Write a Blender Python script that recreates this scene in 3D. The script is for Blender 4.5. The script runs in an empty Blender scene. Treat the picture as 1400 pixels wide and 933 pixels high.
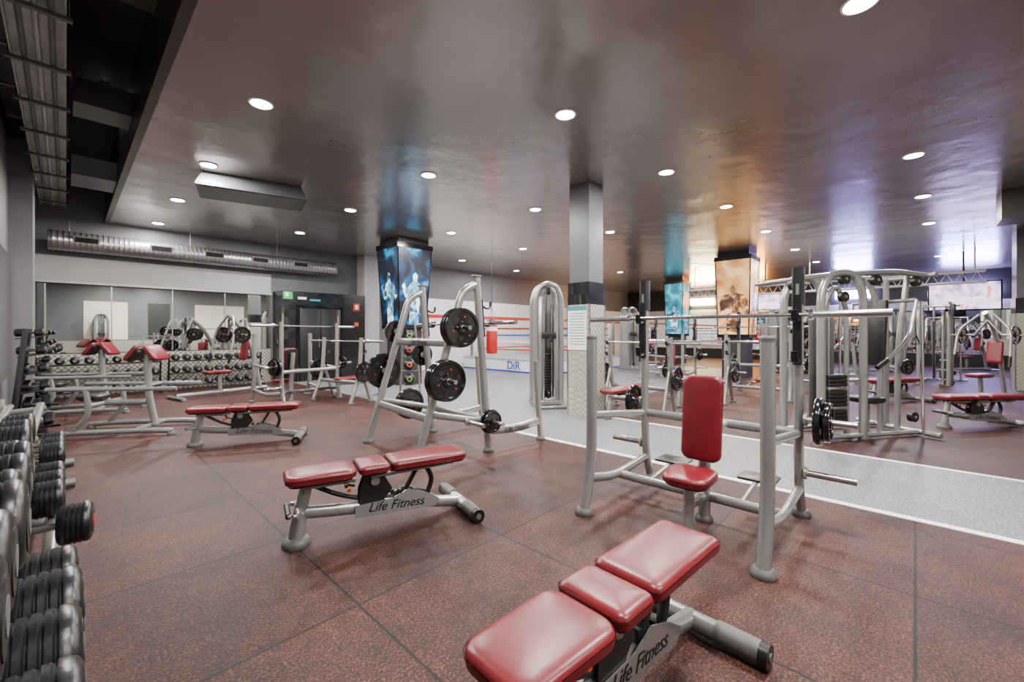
import bpy, math, random
from mathutils import Vector, Matrix
random.seed(7)
sc = bpy.context.scene
COL = sc.collection
PI = math.pi

# ------------------------------------------------------------------ calibration
H, F, HZ = 1.35, 580.0, 455.0          # eye height, focal length in px (1400 wide), horizon row
RA = math.radians(46.46)               # heading of the room's long axis
VX, VY = math.cos(RA), math.sin(RA)
UX, UY = -VY, VX
CEIL = 3.76
def R(v, u, z=0.0):                    # room coords -> world
    return Vector((VX*v+UX*u, VY*v+UY*u, z))
def G(px, py, h=0.0):                  # measured point at known height -> world
    k = (H-h)/(py-HZ)
    return Vector(((px-700)*k, F*k, h))

# ------------------------------------------------------------------ materials
MATS = {}
def newmat(name):
    m = bpy.data.materials.new(name); m.use_nodes = True
    nt = m.node_tree
    b = nt.nodes['Principled BSDF']
    MATS[name] = m
    return m, nt, b
def simple(name, col, rough=0.5, metal=0.0, noise=0.0, nscale=20, bump=0.0, emis=None, estr=0, coat=0):
    m, nt, b = newmat(name)
    b.inputs['Base Color'].default_value = (*col, 1)
    b.inputs['Roughness'].default_value = rough
    b.inputs['Metallic'].default_value = metal
    if coat: b.inputs['Coat Weight'].default_value = coat; b.inputs['Coat Roughness'].default_value = 0.1
    if noise or bump:
        tc = nt.nodes.new('ShaderNodeTexCoord'); n = nt.nodes.new('ShaderNodeTexNoise')
        n.inputs['Scale'].default_value = nscale; n.inputs['Detail'].default_value = 4
        nt.links.new(tc.outputs['Object'], n.inputs['Vector'])
        if noise:
            cr = nt.nodes.new('ShaderNodeValToRGB')
            cr.color_ramp.elements[0].position = 0.3; cr.color_ramp.elements[1].position = 0.7
            cr.color_ramp.elements[0].color = (*[c*(1-noise) for c in col], 1)
            cr.color_ramp.elements[1].color = (*[min(1, c*(1+noise)) for c in col], 1)
            nt.links.new(n.outputs['Fac'], cr.inputs['Fac']); nt.links.new(cr.outputs['Color'], b.inputs['Base Color'])
        if bump:
            bp = nt.nodes.new('ShaderNodeBump'); bp.inputs['Strength'].default_value = bump; bp.inputs['Distance'].default_value = 0.01
            nt.links.new(n.outputs['Fac'], bp.inputs['Height']); nt.links.new(bp.outputs['Normal'], b.inputs['Normal'])
    if emis:
        b.inputs['Emission Color'].default_value = (*emis, 1); b.inputs['Emission Strength'].default_value = estr
    return m
simple('silver_paint', (0.36, 0.36, 0.355), 0.26, 0.65, 0.05, 60)
simple('steel', (0.5, 0.5, 0.5), 0.2, 0.95, 0.05, 40)
simple('chrome', (0.8, 0.8, 0.8), 0.08, 1.0)
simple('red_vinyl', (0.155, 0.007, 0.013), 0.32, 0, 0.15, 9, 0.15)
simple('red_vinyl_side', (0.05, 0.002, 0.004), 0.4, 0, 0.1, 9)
simple('black_vinyl', (0.010, 0.010, 0.010), 0.4, 0, 0.1, 9)
simple('black_rubber', (0.006, 0.006, 0.007), 0.33, 0, 0.2, 60, 0.1)
simple('black_gloss', (0.004, 0.004, 0.005), 0.16, 0, 0, 0, 0, coat=0.4)
simple('dark_plastic', (0.009, 0.009, 0.010), 0.45, 0, 0.1, 30)
simple('grey_plastic', (0.09, 0.087, 0.08), 0.5, 0, 0.1, 30)
simple('red_paint', (0.45, 0.015, 0.012), 0.4, 0, 0.1, 10)
simple('blue_paint', (0.01, 0.05, 0.4), 0.4, 0, 0.1, 10)
simple('canvas_grey', (0.3, 0.32, 0.38), 0.7, 0, 0.1, 10)
simple('orange_plastic', (0.6, 0.10, 0.012), 0.4, 0, 0.1, 10)
simple('green_plastic', (0.10, 0.28, 0.03), 0.4, 0, 0.1, 10)
simple('teal_paint', (0.01, 0.25, 0.3), 0.4, 0, 0.1, 10)
simple('white_paint', (0.75, 0.75, 0.74), 0.5, 0, 0.04, 8)
simple('white_line', (0.88, 0.88, 0.87), 0.6, 0, 0.1, 30)
simple('wall_light_grey', (0.42, 0.42, 0.42), 0.5, 0, 0.05, 2)
simple('wall_cream', (0.8, 0.75, 0.62), 0.5, 0, 0.05, 2)
simple('wall_mid_grey', (0.13, 0.13, 0.135), 0.45, 0, 0.08, 2)
simple('wall_dark', (0.022, 0.021, 0.022), 0.4, 0, 0.1, 2)
simple('void_dark', (0.008, 0.007, 0.006), 0.6, 0, 0.2, 3)
simple('soffit_brown', (0.030, 0.025, 0.022), 0.35, 0, 0.15, 1.5)
simple('column_grey', (0.085, 0.085, 0.092), 0.35, 0, 0.05, 3)
simple('duct_metal', (0.36, 0.35, 0.36), 0.3, 0.85, 0.1, 6)
simple('tray_metal', (0.36, 0.36, 0.35), 0.4, 0.5, 0.15, 8)
simple('lamp_glow', (1, 1, 1), 0.5, emis=(1, 0.97, 0.93), estr=120)
simple('exit_sign', (0.01, 0.3, 0.08), 0.4, emis=(0.02, 0.5, 0.12), estr=0.5)
simple('added_emit_violet', (0.3, 0.2, 0.9), 0.4, emis=(0.44, 0.40, 1.0), estr=120)  # violet, orange, yellow emitters: added only to tint the ceiling reflections
simple('added_emit_orange', (0.9, 0.3, 0.05), 0.4, emis=(1.0, 0.36, 0.05), estr=150)
simple('added_emit_yellow', (0.9, 0.7, 0.3), 0.4, emis=(1.0, 0.74, 0.4), estr=130)
simple('strip_white', (1, 1, 1), 0.4, emis=(1, 0.98, 0.95), estr=6)
simple('mirror', (0.88, 0.91, 0.89), 0.012, 1.0)
simple('paper', (0.8, 0.8, 0.78), 0.6, 0, 0.05, 30)

def mixramp(nt, fac, stops):
    cr = nt.nodes.new('ShaderNodeValToRGB')
    e = cr.color_ramp.elements
    while len(e) < len(stops): e.new(0.5)
    for i, (p, c) in enumerate(stops): e[i].position = p; e[i].color = (*c, 1)
    nt.links.new(fac, cr.inputs['Fac'])
    return cr.outputs['Color']
def tex(nt, kind, scale, coord='Object', **kw):
    tc = nt.nodes.new('ShaderNodeTexCoord'); n = nt.nodes.new(kind)
    n.inputs['Scale'].default_value = scale
    for k, v in kw.items(): n.inputs[k].default_value = v
    nt.links.new(tc.outputs[coord], n.inputs['Vector'])
    return n
def mul(nt, a, b_):
    mx = nt.nodes.new('ShaderNodeMix'); mx.data_type = 'RGBA'; mx.blend_type = 'MULTIPLY'; mx.inputs['Factor'].default_value = 1
    nt.links.new(a, mx.inputs[6]); nt.links.new(b_, mx.inputs[7]); return mx.outputs[2]

# rubber floor : granules + worn patches + 1 m tile seams (object space = room axes)
m, nt, b = newmat('rubber_floor')
n1 = tex(nt, 'ShaderNodeTexNoise', 85, Detail=5, Roughness=0.9)
c1 = mixramp(nt, n1.outputs['Fac'], [(0.42, (0.003, 0.002, 0.002)), (0.50, (0.038, 0.011, 0.0075)), (0.57, (0.115, 0.033, 0.023)), (0.64, (0.28, 0.125, 0.095))])
n2 = tex(nt, 'ShaderNodeTexNoise', 1.6, Detail=8, Roughness=0.75)
c2 = mixramp(nt, n2.outputs['Fac'], [(0.36, (0.50, 0.54, 0.57)), (0.5, (0.9, 0.9, 0.9)), (0.64, (1.35, 1.22, 1.15))])
cc = mul(nt, c1, c2)
n4 = tex(nt, 'ShaderNodeTexNoise', 14, Detail=4, Roughness=0.7)
c4 = mixramp(nt, n4.outputs['Fac'], [(0.35, (0.7, 0.7, 0.7)), (0.65, (1.25, 1.22, 1.2))])
cc = mul(nt, cc, c4)
br = tex(nt, 'ShaderNodeTexBrick', 1.0)
br.offset = 0.0; br.squash = 1.0
br.inputs['Mortar Size'].default_value = 0.008; br.inputs['Mortar Smooth'].default_value = 0.4
br.inputs['Brick Width'].default_value = 1.0; br.inputs['Row Height'].default_value = 1.0
br.inputs['Color1'].default_value = (1.08, 1.08, 1.08, 1); br.inputs['Color2'].default_value = (0.74, 0.74, 0.74, 1)
br.inputs['Mortar'].default_value = (0.05, 0.05, 0.05, 1)
nt.links.new(mul(nt, cc, br.outputs['Color']), b.inputs['Base Color'])
b.inputs['Roughness'].default_value = 0.55; b.inputs['Specular IOR Level'].default_value = 0.3
bp = nt.nodes.new('ShaderNodeBump'); bp.inputs['Strength'].default_value = 0.6; bp.inputs['Distance'].default_value = 0.004
nt.links.new(n1.outputs['Fac'], bp.inputs['Height']); nt.links.new(bp.outputs['Normal'], b.inputs['Normal'])
# grey path
m, nt, b = newmat('speckled_grey_floor')
n1 = tex(nt, 'ShaderNodeTexNoise', 85, Detail=5, Roughness=0.9)
c1 = mixramp(nt, n1.outputs['Fac'], [(0.40, (0.025, 0.025, 0.03)), (0.5, (0.14, 0.14, 0.15)), (0.62, (0.40, 0.40, 0.40))])
nt.links.new(c1, b.inputs['Base Color']); b.inputs['Roughness'].default_value = 0.5
# ceiling
m, nt, b = newmat('glossy_ceiling_paint')
n1 = tex(nt, 'ShaderNodeTexNoise', 0.45, Detail=5)
c1 = mixramp(nt, n1.outputs['Fac'], [(0.3, (0.19, 0.165, 0.155)), (0.7, (0.30, 0.26, 0.24))])
nt.links.new(c1, b.inputs['Base Color']); b.inputs['Roughness'].default_value = 0.27
b.inputs['Metallic'].default_value = 0.35
b.inputs['Coat Weight'].default_value = 0.8; b.inputs['Coat Roughness'].default_value = 0.2; b.inputs['Coat IOR'].default_value = 1.7
n3 = tex(nt, 'ShaderNodeTexNoise', 1.1, Detail=3)
bp = nt.nodes.new('ShaderNodeBump'); bp.inputs['Strength'].default_value = 0.5; bp.inputs['Distance'].default_value = 0.05
nt.links.new(n3.outputs['Fac'], bp.inputs['Height']); nt.links.new(bp.outputs['Normal'], b.inputs['Normal']); nt.links.new(bp.outputs['Normal'], b.inputs['Coat Normal'])
def checkmat(name, c1, c2, scale, rough, metal, bumpd=0.004):
    m, nt, b = newmat(name)
    ck = tex(nt, 'ShaderNodeTexChecker', scale)
    ck.inputs['Color1'].default_value = (*c1, 1); ck.inputs['Color2'].default_value = (*c2, 1)
    nt.links.new(ck.outputs['Color'], b.inputs['Base Color'])
    b.inputs['Roughness'].default_value = rough; b.inputs['Metallic'].default_value = metal
    bp = nt.nodes.new('ShaderNodeBump'); bp.inputs['Strength'].default_value = 0.6; bp.inputs['Distance'].default_value = bumpd
    nt.links.new(ck.outputs['Fac'], bp.inputs['Height']); nt.links.new(bp.outputs['Normal'], b.inputs['Normal'])
checkmat('tread_plate', (0.62, 0.58, 0.50), (0.25, 0.23, 0.19), 20.3, 0.3, 0.3)
checkmat('black_mosaic', (0.005, 0.005, 0.005), (0.011, 0.011, 0.012), 5.07, 0.2, 0, 0.001)
def poster(name, stops, scale, strength, dist=1.0):
    m, nt, b = newmat(name)
    n = tex(nt, 'ShaderNodeTexNoise', scale, Detail=5, Distortion=dist)
    c = mixramp(nt, n.outputs['Fac'], stops)
    b.inputs['Roughness'].default_value = 0.35
    nt.links.new(c, b.inputs['Base Color']); nt.links.new(c, b.inputs['Emission Color'])
    b.inputs['Emission Strength'].default_value = strength
poster('poster_blue', [(0.46, (0.001, 0.002, 0.008)), (0.56, (0.002, 0.03, 0.09)), (0.66, (0.006, 0.22, 0.42)), (0.8, (0.1, 0.5, 0.75))], 1.3, 1.7)
poster('poster_blue_skin', [(0.40, (0.005, 0.03, 0.06)), (0.5, (0.08, 0.22, 0.33)), (0.66, (0.7, 0.85, 1))], 3.6, 1.7)
poster('poster_gold', [(0.3, (0.32, 0.11, 0.02)), (0.5, (0.75, 0.36, 0.10)), (0.7, (0.95, 0.70, 0.38))], 1.4, 1.1)
poster('poster_gold_dark', [(0.40, (0.03, 0.010, 0.003)), (0.5, (0.22, 0.08, 0.02)), (0.60, (0.8, 0.5, 0.22)), (0.7, (1.0, 0.85, 0.6))], 3.4, 1.0, 0.8)
poster('poster_teal', [(0.3, (0.0, 0.03, 0.05)), (0.5, (0.005, 0.22, 0.3)), (0.7, (0.1, 0.7, 0.9))], 1.5, 1.2)
poster('tv_picture', [(0.3, (0.1, 0.06, 0.3)), (0.48, (0.7, 0.5, 0.85)), (0.6, (0.95, 0.85, 0.95)), (0.7, (0.8, 0.2, 0.3))], 3, 2.4)

# ------------------------------------------------------------------ mesh builder
def Tr(x=0, y=0, z=0, rz=0, ry=0, rx=0):
    return Matrix.Translation((x, y, z)) @ Matrix.Rotation(rz, 4, 'Z') @ Matrix.Rotation(ry, 4, 'Y') @ Matrix.Rotation(rx, 4, 'X')
def rr(L, W, r, seg=5):
    r = max(min(r, L/2-1e-4, W/2-1e-4), 1e-4); pts = []
    for cx, cy, a0 in ((L/2-r, W/2-r, 0), (-L/2+r, W/2-r, PI/2), (-L/2+r, -W/2+r, PI), (L/2-r, -W/2+r, 1.5*PI)):
        for i in range(seg+1):
            a = a0 + PI/2*i/seg
            pts.append((cx+r*math.cos(a), cy+r*math.sin(a)))
    return pts
def fillet(pts, rad, seg=6):
    pts = [Vector(p) for p in pts]
    if rad <= 0 or len(pts) < 3: return pts
    out = [pts[0]]
    for i in range(1, len(pts)-1):
        a, p, c = pts[i-1], pts[i], pts[i+1]
        d = min(rad, (a-p).length*0.48, (c-p).length*0.48)
        s = p+(a-p).normalized()*d; e = p+(c-p).normalized()*d
        for k in range(seg+1):
            t = k/seg
            out.append(s*(1-t)**2+p*2*t*(1-t)+e*t*t)
    out.append(pts[-1]); return out
class B:
    def __init__(s): s.v = []; s.f = []; s.m = []; s.mn = []; s.T = Matrix.Identity(4)
    def mi(s, n):
        if n not in s.mn: s.mn.append(n)
        return s.mn.index(n)
    def loft(s, rings, mat, caps=True, closed=False):
        o = len(s.v); n = len(rings[0]); k = s.mi(mat)
        for r in rings:
            for p in r: s.v.append(s.T @ Vector(p))
        R_ = len(rings)
        for i in range(R_ if closed else R_-1):
            a = o+i*n; c = o+((i+1) % R_)*n
            for j in range(n):
                j2 = (j+1) % n
                s.f.append((a+j, a+j2, c+j2, c+j)); s.m.append(k)
        if caps and not closed:
            s.f.append(tuple(o+j for j in reversed(range(n)))); s.m.append(k)
            s.f.append(tuple(o+(R_-1)*n+j for j in range(n))); s.m.append(k)
    def tube(s, pts, r, mat, r2=None, side=None, n=14, fil=0.0, taper=1.0, sq=False):
        """r = half-width along 'side', r2 = half-width across it"""
        pts = fillet(pts, fil); r2 = r2 or r
        if side is None:
            d = (pts[-1]-pts[0]).normalized() if (pts[-1]-pts[0]).length > 1e-6 else Vector((0, 0, 1))
            side = Vector((0, 1, 0)) if abs(d.y) < 0.9 else Vector((1, 0, 0))
        side = Vector(side); rings = []; N = len(pts)
        for i, p in enumerate(pts):
            t = (pts[min(i+1, N-1)]-pts[max(i-1, 0)]).normalized()
            a = (side-t*side.dot(t)).normalized(); c = t.cross(a)
            q = 1+(taper-1)*i/(N-1)
            if sq:
                o2 = rr(2*r*q, 2*r2*q, min(r, r2)*0.45, 3)
                rings.append([p+a*x+c*y for x, y in o2])
            else:
                rings.append([p+a*(r*q*math.cos(2*PI*j/n))+c*(r2*q*math.sin(2*PI*j/n)) for j in range(n)])
        s.loft(rings, mat)
    def cyl(s, p0, p1, r, mat, n=20, r2=None):
        p0 = Vector(p0); p1 = Vector(p1); t = (p1-p0).normalized()
        a = t.orthogonal().normalized(); c = t.cross(a)
        q = r if r2 is None else r2
        s.loft([[p+a*(w*math.cos(2*PI*j/n))+c*(w*math.sin(2*PI*j/n)) for j in range(n)] for p, w in ((p0, r), (p1, q))], mat)
    def lathe(s, prof, p0, axis, mat, n=28):
        p0 = Vector(p0); t = Vector(axis).normalized(); a = t.orthogonal().normalized(); c = t.cross(a)
        s.loft([[p0+t*z+a*(w*math.cos(2*PI*j/n))+c*(w*math.sin(2*PI*j/n)) for j in range(n)] for w, z in prof], mat)
    def rbox(s, M_, L, W, T, r, mat, e=None, seg=3):
        e = min(r, T*0.4) if e is None else e
        rings = []
        for ins, z in ((e, -T/2), (e*0.3, -T/2+e*0.3), (0, -T/2+e), (0, T/2-e), (e*0.3, T/2-e*0.3), (e, T/2)):
            rings.append([M_ @ Vector((x, y, z)) for x, y in rr(L-2*ins, W-2*ins, max(r-ins, 0.001), seg)])
        s.loft(rings, mat)
    def box(s, M_, L, W, T, mat):
        rings = [[M_ @ Vector((x, y, z)) for x, y in ((L/2, W/2), (-L/2, W/2), (-L/2, -W/2), (L/2, -W/2))] for z in (-T/2, T/2)]
        s.loft(rings, mat)
    def pad(s, M_, L, W, T, r=0.05, taper=0.0, mat='red_vinyl', under='black_rubber', sidem='red_vinyl_side'):
        def ring(ins, z, k=0):
            out = []
            for x, y in rr(L-2*ins, W-2*ins, max(r-ins*0.6, 0.01), 7):
                out.append(M_ @ Vector((x, y*(1+taper*x/L), z)))
            return out
        s.loft([ring(0.02, -0.012), ring(0.015, 0.004)], under)
        s.loft([ring(0.012, 0), ring(0.002, 0.008), ring(0, T*0.35), ring(0.0, T*0.62)], mat, caps=False)
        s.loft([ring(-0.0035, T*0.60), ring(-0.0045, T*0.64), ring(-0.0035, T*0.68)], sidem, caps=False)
        s.loft([ring(0.0, T*0.66), ring(0.003, T*0.8), ring(0.011, T*0.93), ring(0.024, T*1.0), ring(0.045, T*1.045), ring(0.08, T*1.075), ring(min(W, L)*0.45, T*1.09)], mat, caps=True)
    def mesh(s, name):
        me = bpy.data.meshes.new(name)
        me.from_pydata([tuple(p) for p in s.v], [], s.f)
        for n in s.mn: me.materials.append(MATS[n])
        me.polygons.foreach_set('material_index', s.m)
        me.polygons.foreach_set('use_smooth', [True]*len(s.f))
        me.update(); me.set_sharp_from_angle(angle=math.radians(38))
        return me
def place(me, name, loc=(0, 0, 0), rz=0.0, scale=None, parent=None):
    o = bpy.data.objects.new(name, me); COL.objects.link(o)
    o.location = loc; o.rotation_euler = (0, 0, rz)
    if scale: o.scale = scale
    if parent: o.parent = parent
    return o
def text(body, size, M_, mat, parent, name='logo_text', shear=0.0, ext=0.0008):
    cu = bpy.data.curves.new(name, 'FONT'); cu.body = body; cu.size = size; cu.extrude = ext
    cu.align_x = 'CENTER'; cu.align_y = 'CENTER'; cu.shear = shear
    cu.materials.append(MATS[mat])
    o = bpy.data.objects.new(name, cu); COL.objects.link(o); o.parent = parent
    o.matrix_local = M_
    return o
def Rx90(x, y, z, rz=0, tilt=0):     # text standing upright facing -y, in-plane tilt
    return Matrix.Translation((x, y, z)) @ Matrix.Rotation(rz, 4, 'Z') @ Matrix.Rotation(PI/2, 4, 'X') @ Matrix.Rotation(tilt, 4, 'Z')

# ------------------------------------------------------------------ ROOM
def room_box(name, v0, v1, u0, u1, z0, z1, mat):
    b_ = B(); b_.box(Tr(0, 0, (z1-z0)/2), v1-v0, u1-u0, z1-z0, mat)
    return place(b_.mesh(name), name, R((v0+v1)/2, (u0+u1)/2, z0), RA)
VM0, VM1, UM0, UM1 = -0.6, 24.0, -3.6, 12.9
TOP = 4.7
f = B(); f.box(Tr((VM0+VM1)/2, (UM0+UM1)/2, -0.05), VM1-VM0, UM1-UM0, 0.1, 'rubber_floor')
place(f.mesh('floor'), 'floor', (0, 0, 0), RA)
p = B()
p.box(Tr((4.22+5.97)/2, (UM0+4.3)/2, 0.0015), 1.75, 4.3-UM0, 0.003, 'speckled_grey_floor')
p.box(Tr((4.22+17)/2, (4.3+UM1)/2, 0.0015), 17-4.22, UM1-4.3, 0.003, 'speckled_grey_floor')
p.box(Tr(4.22, (UM0+5.6)/2, 0.003), 0.07, 5.6-UM0, 0.006, 'white_line')
p.box(Tr(5.97, (UM0+4.2)/2, 0.003), 0.06, 4.2-UM0, 0.006, 'white_line')
place(p.mesh('walkway_floor'), 'floor_walkway', (0, 0, 0), RA)
c = B(); c.box(Tr((0.6+VM1)/2, (UM0+UM1)/2, CEIL+0.05), VM1-0.6, UM1-UM0, 0.1, 'glossy_ceiling_paint')
place(c.mesh('ceiling'), 'ceiling', (0, 0, 0), RA)
room_box('ceiling_void', VM0, 0.62, UM0, UM1, TOP, TOP+0.1, 'void_dark')
room_box('trim_soffit', 0.58, 0.66, UM0, UM1, CEIL-0.01, TOP, 'soffit_brown')
room_box('wall_back', VM0, VM1, UM1, UM1+0.15, 0, TOP, 'wall_mid_grey')
room_box('wall_left', VM0-0.15, VM0, UM0, UM1, 0, TOP, 'wall_mid_grey')
room_box('wall_far', VM1, VM1+0.15, UM0, UM1, 0, CEIL, 'wall_dark')
room_box('wall_right', VM0, VM1, UM0-0.15, UM0, 0, TOP, 'wall_mid_grey')
room_box('trim_right_cladding', VM0, VM1, UM0, UM0+0.04, 0, 0.95, 'tread_plate')
for i, (a_, b2_) in enumerate(((0.6, 2.2), (3.0, 3.9), (5.0, 7.4), (10, 10.8), (13, 16))):
    room_box('trim_right_panel', a_, b2_, UM0, UM0+0.03, 1.0, 2.9, 'wall_cream' if i % 2 == 0 else 'wall_dark')
room_box('wall_mirror', 8.3, 9.9, UM0+0.001, UM0+0.03, 1.0, 2.7, 'mirror')
# boxes / ducts crossing the void beside the cable tray
room_box('ceiling_beam', 0.06, 0.575, 7.1, 7.6, 4.05, 4.35, 'column_grey')
room_box('ceiling_beam', 0.06, 0.575, 9.4, 10.2, 3.8, 4.1, 'column_grey')
room_box('ceiling_beam', -0.15, 0.575, 4.9, 5.2, 4.35, 4.69, 'soffit_brown')
# back wall dressing (u = 12.9)
room_box('trim_wall_band', VM0, 3.9, UM1-0.03, UM1, 2.45, 2.95, 'wall_light_grey')
room_box('trim_wall_ledge', VM0, 3.9, UM1-0.12, UM1, 2.38, 2.44, 'wall_light_grey')
room_box('wall_mirror', -0.4, 3.88, UM1-0.03, UM1-0.001, 0.92, 2.36, 'mirror')
room_box('trim_wall_cladding', -0.5, 3.88, UM1-0.05, UM1, 0.0, 0.9, 'tread_plate')
mt = B()
for i in range(4): mt.box(Tr(0.7+i*1.06, -0.04, 0.71), 0.02, 0.02, 1.44, 'steel')
place(mt.mesh('mirror_frame'), 'mirror_frame', R(0, UM1, 0.93), RA)
room_box('trim_wall_panel', 7.6, VM1, UM1-0.04, UM1, 0, 2.6, 'white_paint')
room_box('trim_red_stripe', 7.6, VM1, UM1-0.06, UM1-0.041, 1.9, 2.02, 'red_paint')
# left wall mirror
room_box('wall_mirror', VM0, VM0+0.02, 3.0, 9.8, 0.7, 2.5, 'mirror')
room_box('trim_pilaster', VM0, VM0+0.25, 9.9, 10.6, 0, TOP, 'wall_mid_grey')
# far wall dressing
room_box('wall_mirror', VM1-0.03, VM1-0.001, -3, 12, 0.5, 2.2, 'mirror')
room_box('trim_far_band', VM1-0.05, VM1, UM0, UM1, 2.25, 2.6, 'white_paint')
room_box('added_glow_violet', VM1-0.2, VM1-0.06, 1.4, 2.6, 2.85, 3.2, 'added_emit_violet')  # added glowing panels, no real fixtures; they streak the glossy ceiling with colour
room_box('added_glow_violet', VM1-0.2, VM1-0.06, -2.2, -0.8, 2.85, 3.2, 'added_emit_violet')
room_box('added_glow_orange', VM1-0.2, VM1-0.06, 5.4, 6.8, 2.85, 3.2, 'added_emit_orange')  # added panel for the orange ceiling streak
room_box('added_glow_yellow', VM1-0.2, VM1-0.06, 7.8, 9.0, 2.85, 3.2, 'added_emit_yellow')  # added panel for the yellow ceiling streak
room_box('ceiling_beam', 10.9, 11.6, UM0, -1.06, 3.27, CEIL-0.002, 'soffit_brown')

# spiral duct
d = B(); L0 = 5.75; n_ = 70
prof = [(0.19, 0.0)]
for i in range(n_):
    z = i*L0/n_
    prof += [(0.2, z+0.005), (0.2, z+0.06), (0.207, z+0.065), (0.207, z+0.075)]
prof += [(0.2, L0), (0.2, L0+0.03), (0.08, L0+0.03), (0.05, L0+0.01)]
d.lathe(prof, (0, 0, 0), (1, 0, 0), 'duct_metal', 28)
for vx in (0.55, 1.75, 2.75, 3.75, 4.75):
    d.box(Tr(vx, -0.168, 0.03, rx=0.25), 0.40, 0.085, 0.14, 'duct_metal')
    d.box(Tr(vx, -0.178, 0.03, rx=0.25), 0.34, 0.085, 0.10, 'black_rubber')
for vx in (0.3, 2.3, 4.2):
    d.cyl((vx, 0, 0.18), (vx, 0, 0.53), 0.01, 'steel', 8)
    d.cyl((vx+0, 0.18, 0), (vx, 0.34, 0), 0.015, 'steel', 8)
place(d.mesh('ventilation_duct'), 'ventilation_duct', R(-0.25, UM1-0.35, 3.22), RA)
# cable tray in void : solid bottomed tray with conduits and hanger bars
t = B()
for s in (-0.17, 0.17):
    t.box(Tr(0, s, 0), 13, 0.012, 0.12, 'tray_metal')
t.box(Tr(0, 0, -0.02), 13, 0.33, 0.01, 'tray_metal')
for k in range(3): t.tube([(-6.5, -0.09+k*0.09, -0.045), (6.5, -0.09+k*0.09, -0.045)], 0.018, 'tray_metal' if k % 2 else 'grey_plastic', n=8)
for i in range(13):
    for s in (-0.19, 0.19): t.cyl((-6+i, s, -0.06), (-6+i, s, 0.7), 0.006, 'steel', 6)
    t.box(Tr(-6+i, 0, -0.075), 0.045, 0.42, 0.03, 'grey_plastic')
o = place(t.mesh('cable_tray'), 'cable_tray', R(-0.17, 5.9, 3.92), RA+PI/2)
t = B(); t.box(Tr(0, 0, 0), 9, 0.16, 0.22, 'soffit_brown')
for i in range(9): t.box(Tr(-4.4+i*1.1, 0, 0), 0.04, 0.18, 0.25, 'tray_metal')
place(t.mesh('air_duct'), 'air_duct', R(-0.48, 7.9, 4.45), RA+PI/2)

# ceiling mounted box
cb = B()
cb.loft([[(-0.74, -0.40, 0), (0.74, -0.40, 0), (0.74, 0.40, 0), (-0.74, 0.40, 0)],
         [(-0.74, -0.40, 0.03), (0.74, -0.40, 0.03), (0.74, 0.40, 0.03), (-0.74, 0.40, 0.03)],
         [(-0.66, -0.32, 0.22), (0.66, -0.32, 0.22), (0.66, 0.32, 0.22), (-0.66, 0.32, 0.22)]], 'column_grey')
cb.box(Tr(0, 0, -0.002), 1.3, 0.66, 0.01, 'wall_mid_grey')
place(cb.mesh('ceiling_access_box'), 'air_conditioning_unit', G(347, 272, 3.538), RA-0.25)

# ------------------------------------------------------------------ columns
def column(name, corner_uv, dv, du, sign=True):
    v0, u0 = corner_uv
    b_ = B()
    b_.box(Tr(dv/2, du/2, 2.95), dv-0.04, du-0.04, CEIL-2.145, 'column_grey')
    b_.box(Tr(dv/2, du/2, 1.98), dv, du, 0.36, 'black_mosaic')
    b_.box(Tr(dv/2, du/2, 0.9), dv, du, 1.8, 'tread_plate')
    for x, y in ((0, 0), (dv, 0), (0, du), (dv, du)):
        b_.box(Tr(x, y, 0.9), 0.02, 0.02, 1.8, 'steel')
    if sign:
        b_.box(Tr(-0.008, du*0.55, 1.42), 0.008, 0.36, 0.7, 'paper')
        b_.box(Tr(-0.014, du*0.55, 1.74), 0.008, 0.36, 0.06, 'teal_paint')
        for i in range(12): b_.box(Tr(-0.014, du*0.55, 1.66-i*0.045), 0.006, 0.28, 0.008, 'grey_plastic')
    return place(b_.mesh(name), name, R(v0, u0, 0), RA)
cw = G(806, 572)
cv = cw.x*VX+cw.y*VY; cu_ = cw.x*UX+cw.y*UY
column('column', (cv, cu_), 0.45, 0.42)
column('column', (15.3, -2.4), 0.7, 0.7, False)

def fig(b_, M_, s, mat, kind=0):
    """flat printed figure on a poster"""
    if kind == 0:
        outl = [(-.16, 0), (.14, 0), (.16, .35), (.22, .62), (.30, .50), (.38, .58), (.28, .80), (.14, .86), (.07, .90), (.08, 1.04), (0, 1.1), (-.08, 1.04), (-.07, .90), (-.16, .85), (-.26, .70), (-.34, .86), (-.42, .80), (-.30, .54), (-.20, .48), (-.15, .30)]
    else:
        outl = [(-.2, 0), (.2, 0), (.19, .3), (.26, .62), (.34, .40), (.42, .44), (.40, .76), (.30, .90), (.12, .94), (.08, 1.10), (-.02, 1.14), (-.10, 1.06), (-.10, .94), (-.30, .90), (-.40, .74), (-.36, .40), (-.27, .42), (-.24, .62), (-.2, .3)]
    k = b_.mi(mat); o = len(b_.v)
    for x, y in outl: b_.v.append(M_ @ Vector((x*s, 0, y*s*1.3)))
    b_.f.append(tuple(range(o, o+len(outl)))); b_.m.append(k)
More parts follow.
